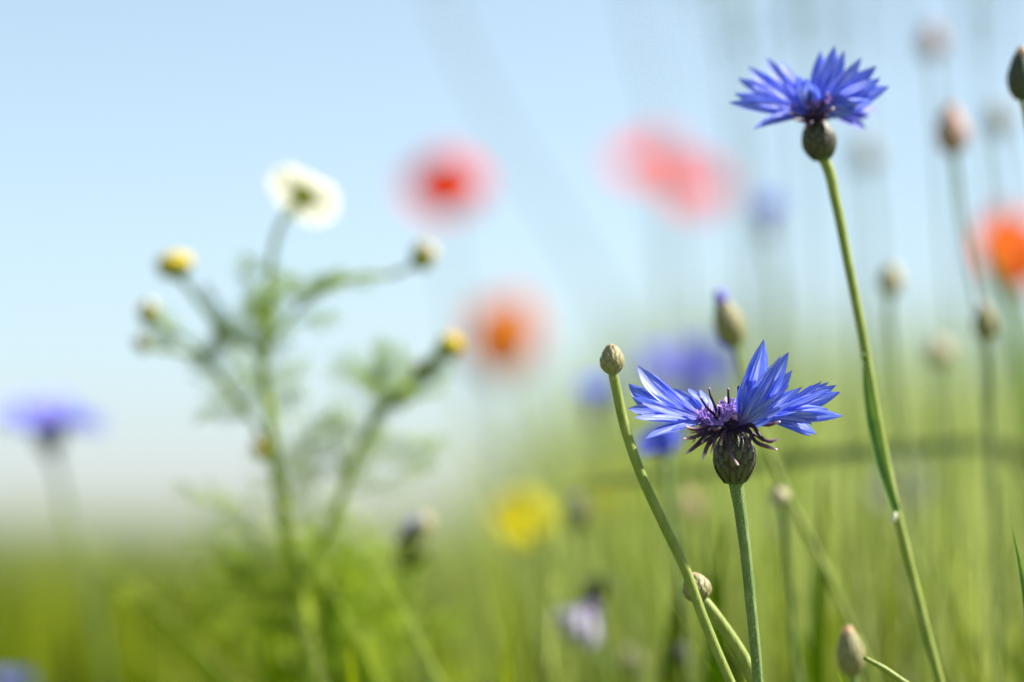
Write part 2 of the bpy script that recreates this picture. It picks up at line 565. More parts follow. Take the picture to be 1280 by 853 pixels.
def h_right(px, d, rng):
    t = np.clip((px - 480) / 300, 0, 1)
    return np.clip(top_h(645 - 330 * t + rng.gamma(1.9, 85, len(px)), d), 0, 0.95)


GREENS = [(0.0, (0.010, 0.022, 0.002)), (0.25, (0.026, 0.046, 0.003)), (0.5, (0.076, 0.106, 0.006)), (0.72, (0.160, 0.188, 0.012)), (0.9, (0.27, 0.29, 0.03)), (1.0, (0.34, 0.33, 0.14))]
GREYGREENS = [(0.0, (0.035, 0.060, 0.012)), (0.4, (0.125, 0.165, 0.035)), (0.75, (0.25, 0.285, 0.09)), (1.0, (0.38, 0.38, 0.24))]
blades('grass', GREENS, [
    (60000, -1400, 2700, 2.0, 9.0, h_field, 4.5, 0.5),
    (15000, -900, 2200, 0.95, 3.2, h_wisps, 3.0, 0.5),
    (5000, -700, 2000, 0.95, 2.0, h_near, 5.5, 0.6),
    (1000, 600, 1900, 0.61, 0.95, h_close, 3.6, 0.5),
    (260, -300, 700, 0.78, 1.3, h_near, 5.0, 0.6),
    (600, 480, 1900, 0.64, 1.2, h_close, 14.0, 0.9),
    (420, -500, 560, 0.80, 1.5, h_near, 17.0, 0.9),
    (4500, -700, 560, 0.95, 1.9, h_near, 5.0, 0.6, -0.15),
], 5, 0.55, 2.1)
blades('far_grass', [(0.0, (0.10, 0.13, 0.06)), (0.5, (0.19, 0.22, 0.11)), (1.0, (0.34, 0.35, 0.23))], [  # pale dry-grass tones, with distance haze put into the blade colour
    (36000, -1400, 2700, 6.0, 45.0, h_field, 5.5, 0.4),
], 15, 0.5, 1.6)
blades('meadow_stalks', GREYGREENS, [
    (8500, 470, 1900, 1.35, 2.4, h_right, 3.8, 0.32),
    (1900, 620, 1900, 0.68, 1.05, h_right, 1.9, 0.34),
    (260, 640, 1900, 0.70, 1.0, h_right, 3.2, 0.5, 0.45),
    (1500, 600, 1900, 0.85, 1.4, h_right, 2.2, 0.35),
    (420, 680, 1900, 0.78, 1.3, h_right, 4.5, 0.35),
], 8, 0.5, 2.0)


# ------------------------------------------------------------------ cornflower builders
def stamens(root, specs, r=0.00027):
    for pts in specs:
        m = MB()
        m.tube(pts, [r * 1.0] * (len(pts) - 1) + [r * 0.75], 7, 0, 5)
        m.build('stamen', DARKTUBE, root)


def disc_mesh(c, axis, rad, length, n, rng, width=0.0006):
    m = MB()
    a = axis.orthogonal().normalized()
    b = axis.cross(a)
    for _ in range(n):
        th, q = rng.uniform(0, 2 * math.pi), math.sqrt(rng.random())
        d0 = (a * math.cos(th) + b * math.sin(th))
        p = c + d0 * rad * 0.35 * q
        dr = (axis * (1.15 - 0.75 * q) + d0 * q * 1.0).normalized()
        q2 = p + dr * length * rng.uniform(0.6, 1.0)
        m.tube([p, p.lerp(q2, 0.5), q2], [width * 0.35, width * 0.3, width * 0.55], 6)
        for k in range(5):
            e = rnd_unit(rng)
            e = (dr * 0.9 + (e - dr * e.dot(dr)).normalized() * 0.9).normalized()
            tip = q2 + e * length * rng.uniform(0.25, 0.5)
            m.lobe(q2, q2.lerp(tip, 0.5) + dr * length * 0.06, tip, rnd_unit(rng), width * 0.9, 0, 0.1, 0.6, 0, 3, 5)
    return m


def floret(root, base, lobes, m=BLUE, normal=None, **kw):
    """lobes: (tip, ctrl, width, roll)"""
    b = MB()
    rng = random.Random(len(lobes) * 31 + int(abs(lobes[0][0].x) * 1e5))
    extra = []
    for k, (tip, ctrl, wd, roll) in enumerate(lobes):         # small side teeth fray the rim
        sd_ = (tip - base).cross(normal or -FWD).normalized() * rng.choice((-1, 1))
        sc_ = (tip - base).length
        if rng.random() < 0.65:
            extra.append((base + (tip - base) * rng.uniform(.80, .93) + sd_ * sc_ * rng.uniform(.035, .075) + (normal or -FWD) * sc_ * rng.uniform(-.06, .06), ctrl, wd * rng.uniform(.38, .55), roll + rng.uniform(-.5, .5)))
    for k, (tip, ctrl, wd, roll) in enumerate(list(lobes) + extra):
        b.lobe(base, ctrl, tip, normal or -FWD, wd, roll, off=0.00012 * k, **kw)
    return b.build('ray_floret', m, root)


def generic_cornflower(px, py, d, width_px, axis, path, label, seed, petal=BLUE, tilt=0.35, n=9, scale_mat=SCALE, closed=0.0, stem_r=0.0009, root=(0, 0), inv_k=1.0, cut=None):
    """cornflower whose ring of florets is centred at (px, py)"""
    rng = random.Random(seed)
    axis = (RGT * axis[0] + UPV * axis[1] + FWD * axis[2]).normalized()
    rad = width_px / PXR * d * 0.5
    c = at(px, py, d)
    inv_l, inv_r = rad * 0.52 * inv_k, rad * 0.20 * inv_k
    ib = c - axis * inv_l
    pts = [ib] + stem_path(path, d, root)
    base = pts[-1].copy()
    t = thing('cornflower', label, 'flower', base)
    MB().tube(pts, [stem_r * 1.1] + [stem_r] * (len(pts) - 2) + [stem_r * 1.4], 8, 0.08, 5).build('stem', STEM, t)
    for k in range(3):
        q = pts[2].lerp(pts[-1], 0.05 + 0.11 * k + 0.05 * rng.random())
        e = Vector((rng.uniform(-1, 1), rng.uniform(-1, 1), 0)).normalized()
        MB().lobe(q, q + e * .006 + UPV * .02, q + e * rng.uniform(.015, .03) + UPV * rng.uniform(.025, .045), (UPV * .4 - e), .0035, .2, .2, .6, 0, 5, 10, .4).build('leaf', LEAF, t)
    involucre_mesh(ib, axis, inv_l, inv_r, 5, 8, None, False, 5, 4).build('involucre', scale_mat, t)
    a = axis.orthogonal().normalized()
    b = axis.cross(a)
    for k in range(n):
        th = 2 * math.pi * (k + rng.uniform(-0.25, 0.25)) / n
        el = tilt + rng.uniform(-0.2, 0.25)
        el = el + (1.35 - el) * closed
        dr = (a * math.cos(th) + b * math.sin(th))
        dv = dr * math.cos(el) + axis * math.sin(el)
        side = axis.cross(dr).normalized()
        nn = (axis * math.cos(el) - dr * math.sin(el)).normalized()
        L = rad * rng.uniform(0.85, 1.08)
        lob = []
        nl = rng.choice([5, 6, 6, 7])
        for q in range(nl):
            e = 2 * q / (nl - 1) - 1
            up = nn * rng.uniform(0.05, 0.42)
            dd = (dv + side * e * 0.62 + up).normalized()
            tip = c + dd * L * (1 - 0.12 * abs(e)) * rng.uniform(0.9, 1.05)
            ctrl = c + (dv + side * e * 0.30 + up * 0.3).normalized() * L * 0.55
            lob.append((tip, ctrl, rad * 0.23, rng.uniform(-0.7, 0.7)))
        floret(t, c - axis * rad * 0.05, lob, petal, nn, na=5, nl=8)
    disc_mesh(c - axis * rad * 0.05, axis, rad * 0.3, rad * 0.28, 14, rng, rad * 0.05).build('disc', LILAC, t)
    return t


def bud(px, py, d, h_px, w_px, axis, path, label, mat=BUDSCALE, tip=TIPPINK, tip_k=0.35, stem=STEM, stem_r=0.0007, root=(0, 0), name='flower_bud', hair=False):
    """closed bud centred at (px, py)"""
    axis = (RGT * axis[0] + UPV * axis[1] + FWD * axis[2]).normalized()
    c = at(px, py, d)
    ln, rr = h_px / PXR * d, w_px / PXR * d * 0.5
    ib = c - axis * ln * 0.5
    pts = [ib + axis * ln * 0.10] + stem_path(path, d, root)
    t = thing(name, label, 'flower bud', pts[-1].copy())
    st = MB().tube(pts, [stem_r * 0.9, stem_r] + [stem_r] * (len(pts) - 3) + [stem_r * 1.5], 12, 0.015, 6).build('stem', stem, t)
    if hair:
        hm = MB()
        hp, hr = spline(pts, stem_r, 6)
        hairs(hm, hp[:-8], hr, 1800, 0.00045, random.Random(int(px)))
        hm.build('stem_hair', HAIR, st)
    prof = lambda s: max(0.06, math.sin(math.pi * min(1, 0.09 + 0.85 * s ** 0.85))) ** 0.8
    body = ln * (1 - 0.12 * (tip is not None))
    involucre_mesh(ib, axis, body, rr * 0.93, 6, 8, prof, False, 5, 5).build('involucre', mat, t)
    if tip is not None:
        rng = random.Random(int(px * 7 + py))
        m = MB()
        a = axis.orthogonal().normalized()
        b = axis.cross(a)
        top = ib + axis * body * 0.80
        for k in range(9):
            th = 2 * math.pi * k / 9
            o = (a * math.cos(th) + b * math.sin(th))
            e = top + axis * ln * (0.12 + tip_k * rng.uniform(0.25, 0.5)) + o * rr * 0.22
            m.lobe(top + o * rr * 0.42, top.lerp(e, 0.5) + o * rr * 0.45, e, o, rr * 0.55, 0, -0.15, 0.7, 0, 5, 6)
        m.ellipsoid(top + axis * ln * 0.08, axis, ln * 0.12, rr * 0.40, 10, 6)
        m.build('petal_tip', tip, t)
    return t


# ------------------------------------------------------------------ main cornflower, in focus
def z1(x, y, dz=0.0):
    return at(776 + x / 6.564, 440 + y / 6.564, FOC + dz / 1000)


def z2(x, y, dz=0.0):
    return at(916 + x / 6.093, 420 + y / 6.093, FOC + dz / 1000)


def z3(x, y, dz=0.0):
    return at(846 + x / 6.007, 470 + y / 6.007, FOC + dz / 1000)


def main_cornflower():
    rng = random.Random(3)
    ib = at(919, 604, FOC)
    axis = (at(917, 535, FOC) - ib).normalized()
    axis = (axis - FWD * 0.08).normalized()
    spx = [(919, 600), (924, 630), (932, 690), (939, 760), (944, 810), (948, 860)]
    pts = stem_path(spx, FOC, (0.004, 0.004))
    t = thing('cornflower', 'sharp blue cornflower in focus with dark curled stamens and scaly green head', 'flower', pts[-1].copy())
    sp, sr = spline(pts, [0.00140, 0.00118, 0.00106, 0.00102, 0.00100, 0.00100, 0.0012, 0.0016], 8)
    st = MB().tube(sp, sr, 16, 0.05).build('stem', STEM, t)
    hm = MB()
    hairs(hm, sp[:44], sr[:44], 2600, 0.00050, rng)
    hm.build('stem_hair', HAIR, st)
    prof = lambda s: 0.36 + 0.64 * math.sin(math.pi * min(1, 0.06 + 0.98 * s ** 0.95)) ** 0.8 if s < 0.62 else 0.36 + 0.64 * math.sin(math.pi * min(1, 0.06 + 0.98 * s ** 0.95)) ** 1.3
    im = involucre_mesh(ib, axis, 0.0112, 0.00352, 8, 10, prof, True, 9, 8)
    inv = im.build('involucre', SCALE, t)
    hm = MB()
    for _ in range(700):
        f = im.f[rng.randrange(240, len(im.f))]
        p = im.v[f[0]]
        c = ib + axis * (p - ib).dot(axis)
        o = (p - c).normalized()
        dd = (o + axis * rng.uniform(0.0, 1.6) + rnd_unit(rng) * 0.4).normalized()
        s = axis.cross(o) * 0.000022
        ln = rng.uniform(0.0002, 0.0006) * (2 if rng.random() < 0.06 else 1)
        b = len(hm.v)
        hm.v += [p - s, p + s, p + dd * ln]
        hm.uv += [(0, 0)] * 3
        hm.f.append((b, b + 1, b + 2))
    hm.build('bract_hair', HAIR, inv)

    up = Vector((0, 0, 1))
    kw = dict(na=9, nl=18)
    head = z3(405, 400, 0)
    # left upper floret, seen from its inner side
    floret(t, z1(690, 560, 1.0), [
        (z1(65, 262, 5), z1(250, 480, 3), 0.0031, 0.7),
        (z1(140, 118, 7), z1(330, 430, 4), 0.0034, 0.35),
        (z1(265, 190, 9), z1(400, 420, 6), 0.0027, -0.2),
        (z1(330, 262, 10), z1(470, 420, 8), 0.0024, -0.5),
        (z1(95, 370, 2), z1(330, 520, 1), 0.0024, 0.9),
    ], BLUE, (-FWD * 0.8 + up * 0.5 + RGT * 0.55), **kw)
    # short floret behind the centre on the left
    floret(t, z1(735, 560, 3), [
        (z1(405, 300, 12), z1(560, 420, 9), 0.0026, 0.3),
        (z1(425, 362, 10), z1(560, 500, 7), 0.0023, 0.5),
        (z1(555, 312, 14), z1(640, 400, 10), 0.0025, -0.2),
        (z1(480, 470, 6), z1(580, 530, 4), 0.0018, 0.4),
        (z1(640, 330, 14), z1(700, 430, 10), 0.0022, -0.4),
    ], BLUE, (-FWD * 0.75 + up * 0.6 + RGT * 0.3), **kw)
    # left lower floret, towards the camera
    floret(t, z1(720, 580, -1.0), [
        (z1(60, 465, -5), z1(330, 500, -4), 0.0027, 0.25),
        (z1(110, 545, -7), z1(360, 545, -5), 0.0021, -0.3),
        (z1(198, 727, -8), z1(430, 600, -6), 0.0022, -0.6),
        (z1(370, 668, -6), z1(480, 590, -5), 0.0018, -0.6),
        (z1(330, 450, -3), z1(480, 520, -2), 0.0018, 0.5),
    ], BLUE, (-FWD * 0.9 + up * 0.55 + RGT * 0.1), **kw)
    # right tall floret: outer side faces the camera
    floret(t, z2(60, 665, -1.5), [
        (z2(70, 348, -3), z2(80, 520, -4), 0.0020, 0.5),
        (z2(165, 225, -4), z2(115, 500, -5.5), 0.0030, 0.4),
        (z2(236, 32, -5), z2(160, 470, -6.5), 0.0040, 0.15),
        (z2(418, 125, -6), z2(190, 500, -8), 0.0040, -0.25),
        (z2(440, 258, -5), z2(230, 520, -7), 0.0034, -0.5),
        (z2(512, 380, -4), z2(250, 560, -6), 0.0032, -0.6),
        (z2(300, 300, -2), z2(180, 520, -4), 0.0036, 0.2),
        (z2(330, 520, -3), z2(190, 610, -5), 0.0034, -0.2),
    ], BLUE, (-FWD * 1.0 - up * 0.25 - RGT * 0.15), base_w=0.42, wpos=0.5, **kw)
    # right low floret opening sideways
    floret(t, z2(120, 650, 0.0), [
        (z2(730, 352, 4), z2(430, 570, 3), 0.0020, 0.3),
        (z2(788, 378, 1), z2(440, 570, 1), 0.0027, 0.4),
        (z2(818, 432, -2), z2(450, 565, -1), 0.0027, 0.1),
        (z2(725, 560, -3), z2(450, 575, -2), 0.0022, -0.2),
        (z2(838, 605, -4), z2(450, 585, -3), 0.0023, -0.4),
        (z2(665, 632, -3), z2(430, 590, -3), 0.0020, -0.4),
        (z2(642, 738, -2), z2(430, 585, -2), 0.0020, -0.7),
        (z2(588, 750, 0), z2(420, 590, -1), 0.0020, -0.5),
    ], BLUE, (-FWD * 1.0 + up * 0.15), base_w=0.22, wpos=0.62, **kw)
    # a floret behind the head, pointing away
    floret(t, z3(420, 390, 3), [
        (z3(330, 230, 15), z3(360, 320, 9), 0.0018, 0.3),
        (z3(400, 190, 17), z3(400, 310, 9), 0.0020, 0.0),
        (z3(455, 175, 16), z3(440, 310, 9), 0.0020, -0.3),
    ], VIOLET, (-FWD * 0.5 + up * 0.8), **kw)
    # violet florets of the centre
    disc_mesh(z3(350, 385, 0.3), (axis - RGT * 0.25 - FWD * 0.1).normalized(), 0.0052, 0.0042, 46, rng, 0.00062).build('disc', LILAC, t)
    # upright dark stamens
    stamens(t, [
        [z3(335, 360, -1), z3(290, 298, -2), z3(225, 235, -3), z3(176, 158, -3)],
        [z3(310, 330, 1), z3(282, 215, 2), z3(258, 160, 2), z3(243, 92, 3)],
        [z3(378, 350, -1), z3(395, 262, -2), z3(388, 180, -2), z3(386, 92, -2)],
        [z3(420, 340, 0), z3(494, 170, 0), z3(487, 108, 0), z3(468, 84, 0), z3(462, 130, 1)],
        [z3(300, 350, 2), z3(320, 260, 2), z3(312, 200, 3)],
    ])
    # curled, drooping dark florets round the neck
    B = z3(400, 405, 0)
    curls = [
        ([(380, 390, -2), (250, 385, -5), (120, 400, -6), (66, 380, -7)], .9),
        ([(375, 395, -2), (240, 420, -5), (120, 462, -6), (42, 478, -7)], .9),
        ([(380, 400, -2), (230, 440, -4), (120, 545, -6), (64, 588, -6)], .95),
        ([(390, 400, -3), (280, 430, -6), (215, 560, -7), (192, 634, -8)], .9),
        ([(395, 400, -3), (310, 420, -6), (285, 490, -7), (255, 580, -6)], .9),
        ([(400, 410, -3), (385, 480, -7), (405, 590, -7.5), (462, 672, -8)], .85),
        ([(390, 400, -3), (345, 440, -7), (330, 520, -6.5)], .9),
        ([(440, 395, -2), (560, 350, -3), (690, 368, -4), (775, 345, -5)], .95),
        ([(440, 400, -2), (560, 370, -4), (655, 480, -5), (700, 492, -5), (765, 472, -5)], .95),
        ([(430, 400, -2), (530, 400, -4), (600, 500, -5), (670, 530, -5), (752, 556, -6)], .95),
        ([(440, 400, -3), (555, 440, -5), (545, 500, -5), (540, 530, -4)], .8),
        ([(385, 395, 2), (230, 410, 4), (100, 430, 5)], .8),
        ([(385, 400, 2), (240, 470, 3), (110, 560, 4)], .8),
        ([(390, 400, 1), (300, 460, 2), (220, 560, 3), (215, 600, 3)], .8),
        ([(390, 400, -2), (270, 400, -5), (205, 470, -6), (190, 500, -7)], .7),
        ([(395, 395, -3), (330, 385, -6), (265, 385, -6.5), (290, 402, -7), (330, 388, -7)], .8),
        ([(440, 395, -1), (600, 350, -1), (720, 340, -1), (770, 312, -2)], .75),
        ([(440, 405, 2), (580, 440, 4), (660, 500, 5)], .75),
        ([(430, 400, -3), (480, 440, -5), (470, 480, -5)], .7),
        ([(380, 395, -1), (280, 410, -4), (160, 440, -4), (120, 500, -5)], .7),
    ]
    for pts_, k in curls:
        r = 0.00034 * k
        P = [z3(*p) for p in pts_]
        MB().tube(P, [r * 0.9] + [r * 1.15] * (len(P) - 2) + [r * 0.6], 8, 0, 7).build('curled_floret', CURLTUBE, t)
    # dark neck collar between scales and florets
    nk = MB()
    nk.tube([ib + axis * 0.0090, ib + axis * 0.0112, z3(405, 385, 0)], [0.0022, 0.0017, 0.0024], 14, 0.06, 5)
    nk.build('neck', DARKTUBE, t)


main_cornflower()


# ------------------------------------------------------------------ upper cornflower
def upper_cornflower():
    D = 0.562
    rng = random.Random(9)
    q = lambda x, y, dz=0.0: at(880 + x / 4.265, 30 + y / 4.265, D + dz / 1000)
    ib = q(635, 725)
    axis = (q(590, 520) - ib).normalized()
    path = [(1030, 200), (1045, 255), (1060, 330), (1078, 420), (1090, 490), (1103, 560), (1118, 630), (1135, 700), (1155, 780), (1176, 860)]
    pts = [ib + axis * 0.0005] + stem_path(path, D, (0.01, 0))
    t = thing('cornflower', 'tall blue cornflower held highest against the sky on a long pale green stem', 'flower', pts[-1].copy())
    sp, sr = spline(pts, [0.00132, 0.00110, 0.00100] + [0.00094] * (len(pts) - 5) + [0.0012, 0.0016], 8)
    st = MB().tube(sp, sr, 14, 0.05).build('stem', LIGHTSTEM, t)
    hm = MB()
    hairs(hm, sp[:84], sr[:84], 2200, 0.00045, rng)
    hm.build('stem_hair', HAIR, st)
    # narrow leaf lying along the stem
    lf = MB()
    b0, tip = at(1119, 640, D - .0012), at(1079, 446, D - .002)
    lf.lobe(b0, at(1086, 545, D - .003), tip, (-FWD + RGT * 0.5), 0.0022, 0.3, 0.2, 0.9, 0.0, 5, 18, 0.35)
    lf.tube([tip + Vector((0, 0, -.0003)), at(1078, 444, D - .002), at(1081, 446, D - .001), at(1083, 462, D)], [.0002, .0004, .0004, .0002], 6, 0, 3)
    lf.build('leaf', LEAF, t)
    MB().ellipsoid(at(1117, 648, D - .0018), UPV + RGT * .4, .0013, .00055, 10, 6).build('white_fleck', CREAM, t)  # small white fleck beside the leaf base, nature unknown
    prof = lambda s: 0.30 + 0.70 * math.sin(math.pi * min(1, 0.08 + 0.86 * s)) ** 0.8
    involucre_mesh(ib, axis, (q(590, 520) - ib).length, 0.00305, 7, 9, prof, True, 7, 6).build('involucre', SCALE, t)
    up = Vector((0, 0, 1))
    kw = dict(na=7, nl=14)
    c = q(580, 480)
    floret(t, c, [(q(335, 180, 6), q(450, 380, 4), .0030, .3), (q(405, 195, 8), q(480, 370, 5), .0028, -.2), (q(440, 235, 9), q(500, 380, 6), .0024, -.5), (q(262, 240, 5), q(430, 410, 3), .0026, .6)], BLUE, -FWD + up * 0.4 + RGT * .5, **kw)
    floret(t, c, [(q(180, 290, 2), q(400, 410, 1), .0030, .4), (q(235, 230, 4), q(410, 400, 2), .0027, .1), (q(250, 330, 0), q(420, 430, -1), .0026, -.3), (q(300, 300, 3), q(440, 400, 2), .0026, .2)], BLUE, -FWD + up * 0.6 + RGT * .2, **kw)
    floret(t, c, [(q(132, 420, -4), q(400, 450, -3), .0027, .3), (q(160, 372, -3), q(380, 440, -2), .0024, .5), (q(262, 568, -6), q(420, 490, -4), .0024, -.5), (q(340, 510, -5), q(450, 490, -4), .0020, -.2)], BLUE, -FWD + up * 0.5, **kw)
    floret(t, c, [(q(500, 275, -5), q(530, 420, -4), .0028, .3), (q(545, 290, -6), q(555, 420, -5), .0030, 0), (q(585, 320, -5), q(580, 420, -4), .0024, -.3)], BLUE, -FWD + up * 0.2, **kw)
    floret(t, c, [(q(622, 145, 2), q(610, 400, 0), .0030, .3), (q(695, 120, 0), q(640, 390, -2), .0034, .1), (q(745, 145, -1), q(660, 390, -3), .0030, -.2), (q(835, 180, -2), q(690, 390, -4), .0030, -.4)], BLUE, -FWD - up * 0.2, base_w=0.4, **kw)
    floret(t, c, [(q(920, 225, -1), q(720, 400, -3), .0032, .2), (q(940, 290, -3), q(740, 420, -4), .0030, -.1), (q(985, 335, -2), q(760, 420, -3), .0032, -.2), (q(900, 410, -4), q(740, 440, -4), .0028, -.4), (q(790, 475, -4), q(700, 450, -4), .0026, -.4), (q(850, 260, 3), q(700, 400, 1), .0030, .3)], BLUE, -FWD - up * 0.05, base_w=0.35, **kw)
    floret(t, c, [(q(880, 500, 8), q(740, 450, 5), .0026, -.3), (q(860, 560, 7), q(740, 470, 5), .0024, -.6), (q(935, 470, 9), q(770, 430, 6), .0024, 0)], VIOLET, -FWD + up * 0.8, **kw)
    disc_mesh(q(590, 470), (axis * 1.0).normalized(), 0.0045, 0.0034, 30, rng, 0.0006).build('disc', LILAC, t)
    stamens(t, [[q(600, 470, -3), q(640, 420, -4), q(660, 370, -5)], [q(570, 470, -3), q(560, 400, -4), q(566, 350, -5)]], 0.0003)
    for pts_ in ([(580, 500, -3), (500, 490, -5), (455, 470, -6)], [(600, 505, -3), (650, 470, -5), (690, 450, -6)], [(590, 500, -3), (545, 520, -5), (480, 510, -6)], [(590, 500, -3), (640, 500, -5), (655, 470, -5)], [(585, 500, 2), (640, 510, 4), (720, 480, 5)], [(585, 500, -3), (560, 540, -5), (535, 560, -5)]):
        P = [q(*p) for p in pts_]
        MB().tube(P, [.00034, .0004, .00022], 7, 0, 6).build('curled_floret', CURLTUBE, t)
    nk = MB()
    nk.tube([q(600, 570), q(590, 530), q(582, 480)], [.0019, .0018, .0024], 12, 0.06, 4)
    nk.build('neck', DARKTUBE, t)


upper_cornflower()

# ------------------------------------------------------------------ blurred cornflowers
generic_cornflower(64, 528, 0.84, 150, (0.1, 0.98, -0.15), [(66, 575), (85, 650), (112, 740), (135, 860)],
                   'soft blue cornflower alone at the far left edge above the grass', 21, PALEBLUE, -0.05)
generic_cornflower(864, 486, 1.00, 178, (-0.05, 0.95, -0.3), [(886, 590), (905, 700), (915, 860)],
                   'large violet-blue blurred cornflower right behind the sharp one', 22, VIOLET, 0.35, inv_k=1.5)
generic_cornflower(826, 560, 0.66, 74, (-0.35, 0.75, -0.5), [(836, 620), (850, 720), (860, 860)],
                   'small blurred blue cornflower just under the left petals of the sharp one', 23, BLUE, 0.2)
generic_cornflower(743, 508, 0.88, 84, (0.1, 0.9, -0.3), [(748, 560), (752, 700), (756, 860)],
                   'blurred blue cornflower left of the slim bud stem', 24, BLUE, 0.6, closed=0.2)
generic_cornflower(960, 276, 0.95, 74, (0.05, 0.97, -0.2), [(966, 320), (975, 450), (990, 700), (1000, 860)],
                   'hazy blue cornflower in front of the sky below the tall one', 25, PALEBLUE, 0.75, closed=0.1, inv_k=1.3)
generic_cornflower(16, 866, 0.84, 74, (0.1, 0.97, -0.2), [(18, 890), (20, 930)],
                   'blurred blue cornflower cut off by the bottom left corner', 26, PALEBLUE, 0.3)
generic_cornflower(1122, 628, 0.92, 110, (-0.1, 0.8, -0.55), [(1122, 690), (1126, 780), (1130, 870)],
                   'pale lavender blurred cornflower behind the tall stem', 27, LAVENDER, 0.25)
generic_cornflower(738, 755, 0.71, 122, (-0.40, -0.85, -0.3), [(742, 725), (762, 722), (785, 770), (800, 870)],
                   'faded whitish cornflower drooping low in the grass', 28, FADED, 0.8, closed=0.1, n=11)
generic_cornflower(970, 660, 1.0, 60, (0.0, 0.9, -0.4), [(972, 700), (978, 870)],
                   'pale lavender cornflower far off between the two sharp stems', 29, LAVENDER, 0.4)

# ------------------------------------------------------------------ buds
bud(765, 447, FOC - .007, 42, 29, (-0.03, 1, 0), [(768, 475), (780, 530), (800, 590), (827, 650), (855, 708), (880, 775), (905, 835), (925, 880)],
    'slim green bud with pinkish tip on a curved stem left of the sharp cornflower', BUDSCALE, TIPPINK, 0.02, LIGHTSTEM, 0.00094, hair=True)
bud(870, 732, FOC + .012, 42, 34, (-0.35, 1, -0.1), [(882, 755), (905, 785), (928, 820), (950, 870)],
    'squat dark green bud on a bright stalk close to the sharp stem', BUDSCALE, TIPPINK, 0.2, LIGHTSTEM, 0.0012, hair=True)
bud(909, 400, 0.62, 72, 36, (-0.30, 1, 0.0), [(922, 445), (942, 520), (975, 600), (1015, 680), (1060, 775), (1100, 870)],
    'plump bud with a blue tip standing just above the sharp cornflower', BUDSCALE, TIPBLUE, 0.5, LIGHTSTEM, 0.00085)
bud(1062, 812, 0.575, 66, 34, (-0.12, 1, 0), [(1068, 850), (1072, 900)],
    'green bud with pink tip at the bottom edge beside a slanting stalk', BUDSCALE, TIPPINK, 0.3, STEM, 0.0007)
bud(1277, 90, 0.575, 72, 34, (0.02, 1, 0), [(1282, 140), (1290, 300), (1300, 600), (1305, 880)],
    'dark bud with pink tip cut off by the right edge near the top', DARKSCALE, TIPPINK, 0.3, STEM, 0.0007)
bud(1189, 160, 0.70, 66, 40, (-0.05, 1, 0), [(1194, 205), (1200, 260), (1225, 400), (1240, 600), (1250, 870)],
    'pinkish blurred seed head between the tall flower and the right edge', PINKSCALE, TIPPINK, 0.3, STEM, 0.0007)
bud(1165, 52, 0.86, 44, 30, (0, 1, 0), [(1168, 90), (1180, 250), (1195, 500), (1200, 870)],
    'faint greyish bud highest of those against the sky', PINKSCALE, None, 0, STEM, 0.0007)
bud(1248, 148, 0.86, 48, 30, (0, 1, 0), [(1252, 190), (1262, 300), (1275, 500), (1280, 870)],
    'faint grey bud against the sky right of the pinkish seed head', BUDSCALE, TIPPINK, 0.2, STEM, 0.0007)
bud(1083, 195, 0.95, 44, 30, (0, 1, 0), [(1088, 235), (1096, 400), (1110, 600), (1115, 870)],
    'faint grey bud against the sky right beside the tall pale stem', BUDSCALE, None, 0, STEM, 0.0007)
bud(1114, 350, 0.70, 40, 28, (0.05, 1, 0), [(1112, 385), (1118, 450), (1135, 600), (1150, 870)],
    'cream coloured round bud right of the tall pale stem', PALESCALE, None, 0, STEM, 0.0007)
bud(1231, 400, 0.66, 54, 30, (-0.08, 1, 0), [(1236, 440), (1238, 520), (1245, 650), (1250, 870)],
    'brownish green bud on the right under the red poppy', BUDSCALE, TIPPINK, 0.2, STEM, 0.0007)
bud(1174, 440, 0.76, 36, 34, (0.1, 1, 0), [(1172, 470), (1180, 560), (1190, 700), (1200, 870)],
    'pale round blurred bud left of the brownish one', PALESCALE, None, 0, STEM, 0.0007)
bud(974, 620, 0.62, 26, 24, (-0.2, 1, 0), [(978, 640), (985, 720), (1000, 870)],
    'tiny cream bud low between the two sharp stems', PALESCALE, None, 0, STEM, 0.0007)
b9 = bud(516, 678, 0.70, 64, 42, (0.06, 1, 0), [(512, 715), (520, 780), (545, 870)],
    'dark bud opening violet and cream near the chamomile on its right', DARKSCALE, TIPBLUE, 0.3, STEM, 0.0007)
MB().ellipsoid(at(529, 657, .697), UPV + RGT * .5, .0030, .0020, 10, 8).build('petal_tip', PALESCALE, b9)
bud(720, 640, 0.74, 52, 30, (-0.02, 1, 0), [(722, 680), (730, 760), (738, 870)],
    'dark bud beside the yellow flower', DARKSCALE, TIPBLUE, 0.2, STEM, 0.0007)
bud(845, 815, 0.66, 46, 28, (0, 1, 0), [(848, 850), (852, 900)],
    'small blackish bud low in the grass under the squat bud', DARKSCALE, None, 0, STEM, 0.0007)
bud(786, 826, 0.72, 34, 34, (0, 1, 0), [(788, 855), (790, 900)],
    'pale straw coloured bud near the bottom edge', PALESCALE, None, 0, STEM, 0.0007)
bud(1115, 605, 0.80, 36, 24, (0, 1, 0), [(1118, 640), (1122, 870)],
    'brown bud half hidden behind the tall stem', DARKSCALE, None, 0, STEM, 0.0007)
bud(862, 632, 0.80, 44, 34, (0, 1, 0), [(866, 670), (870, 760), (874, 870)],
    'pinkish pale bud between the slim stem and the sharp stem', PINKSCALE, TIPPINK, 0.2, STEM, 0.0007)


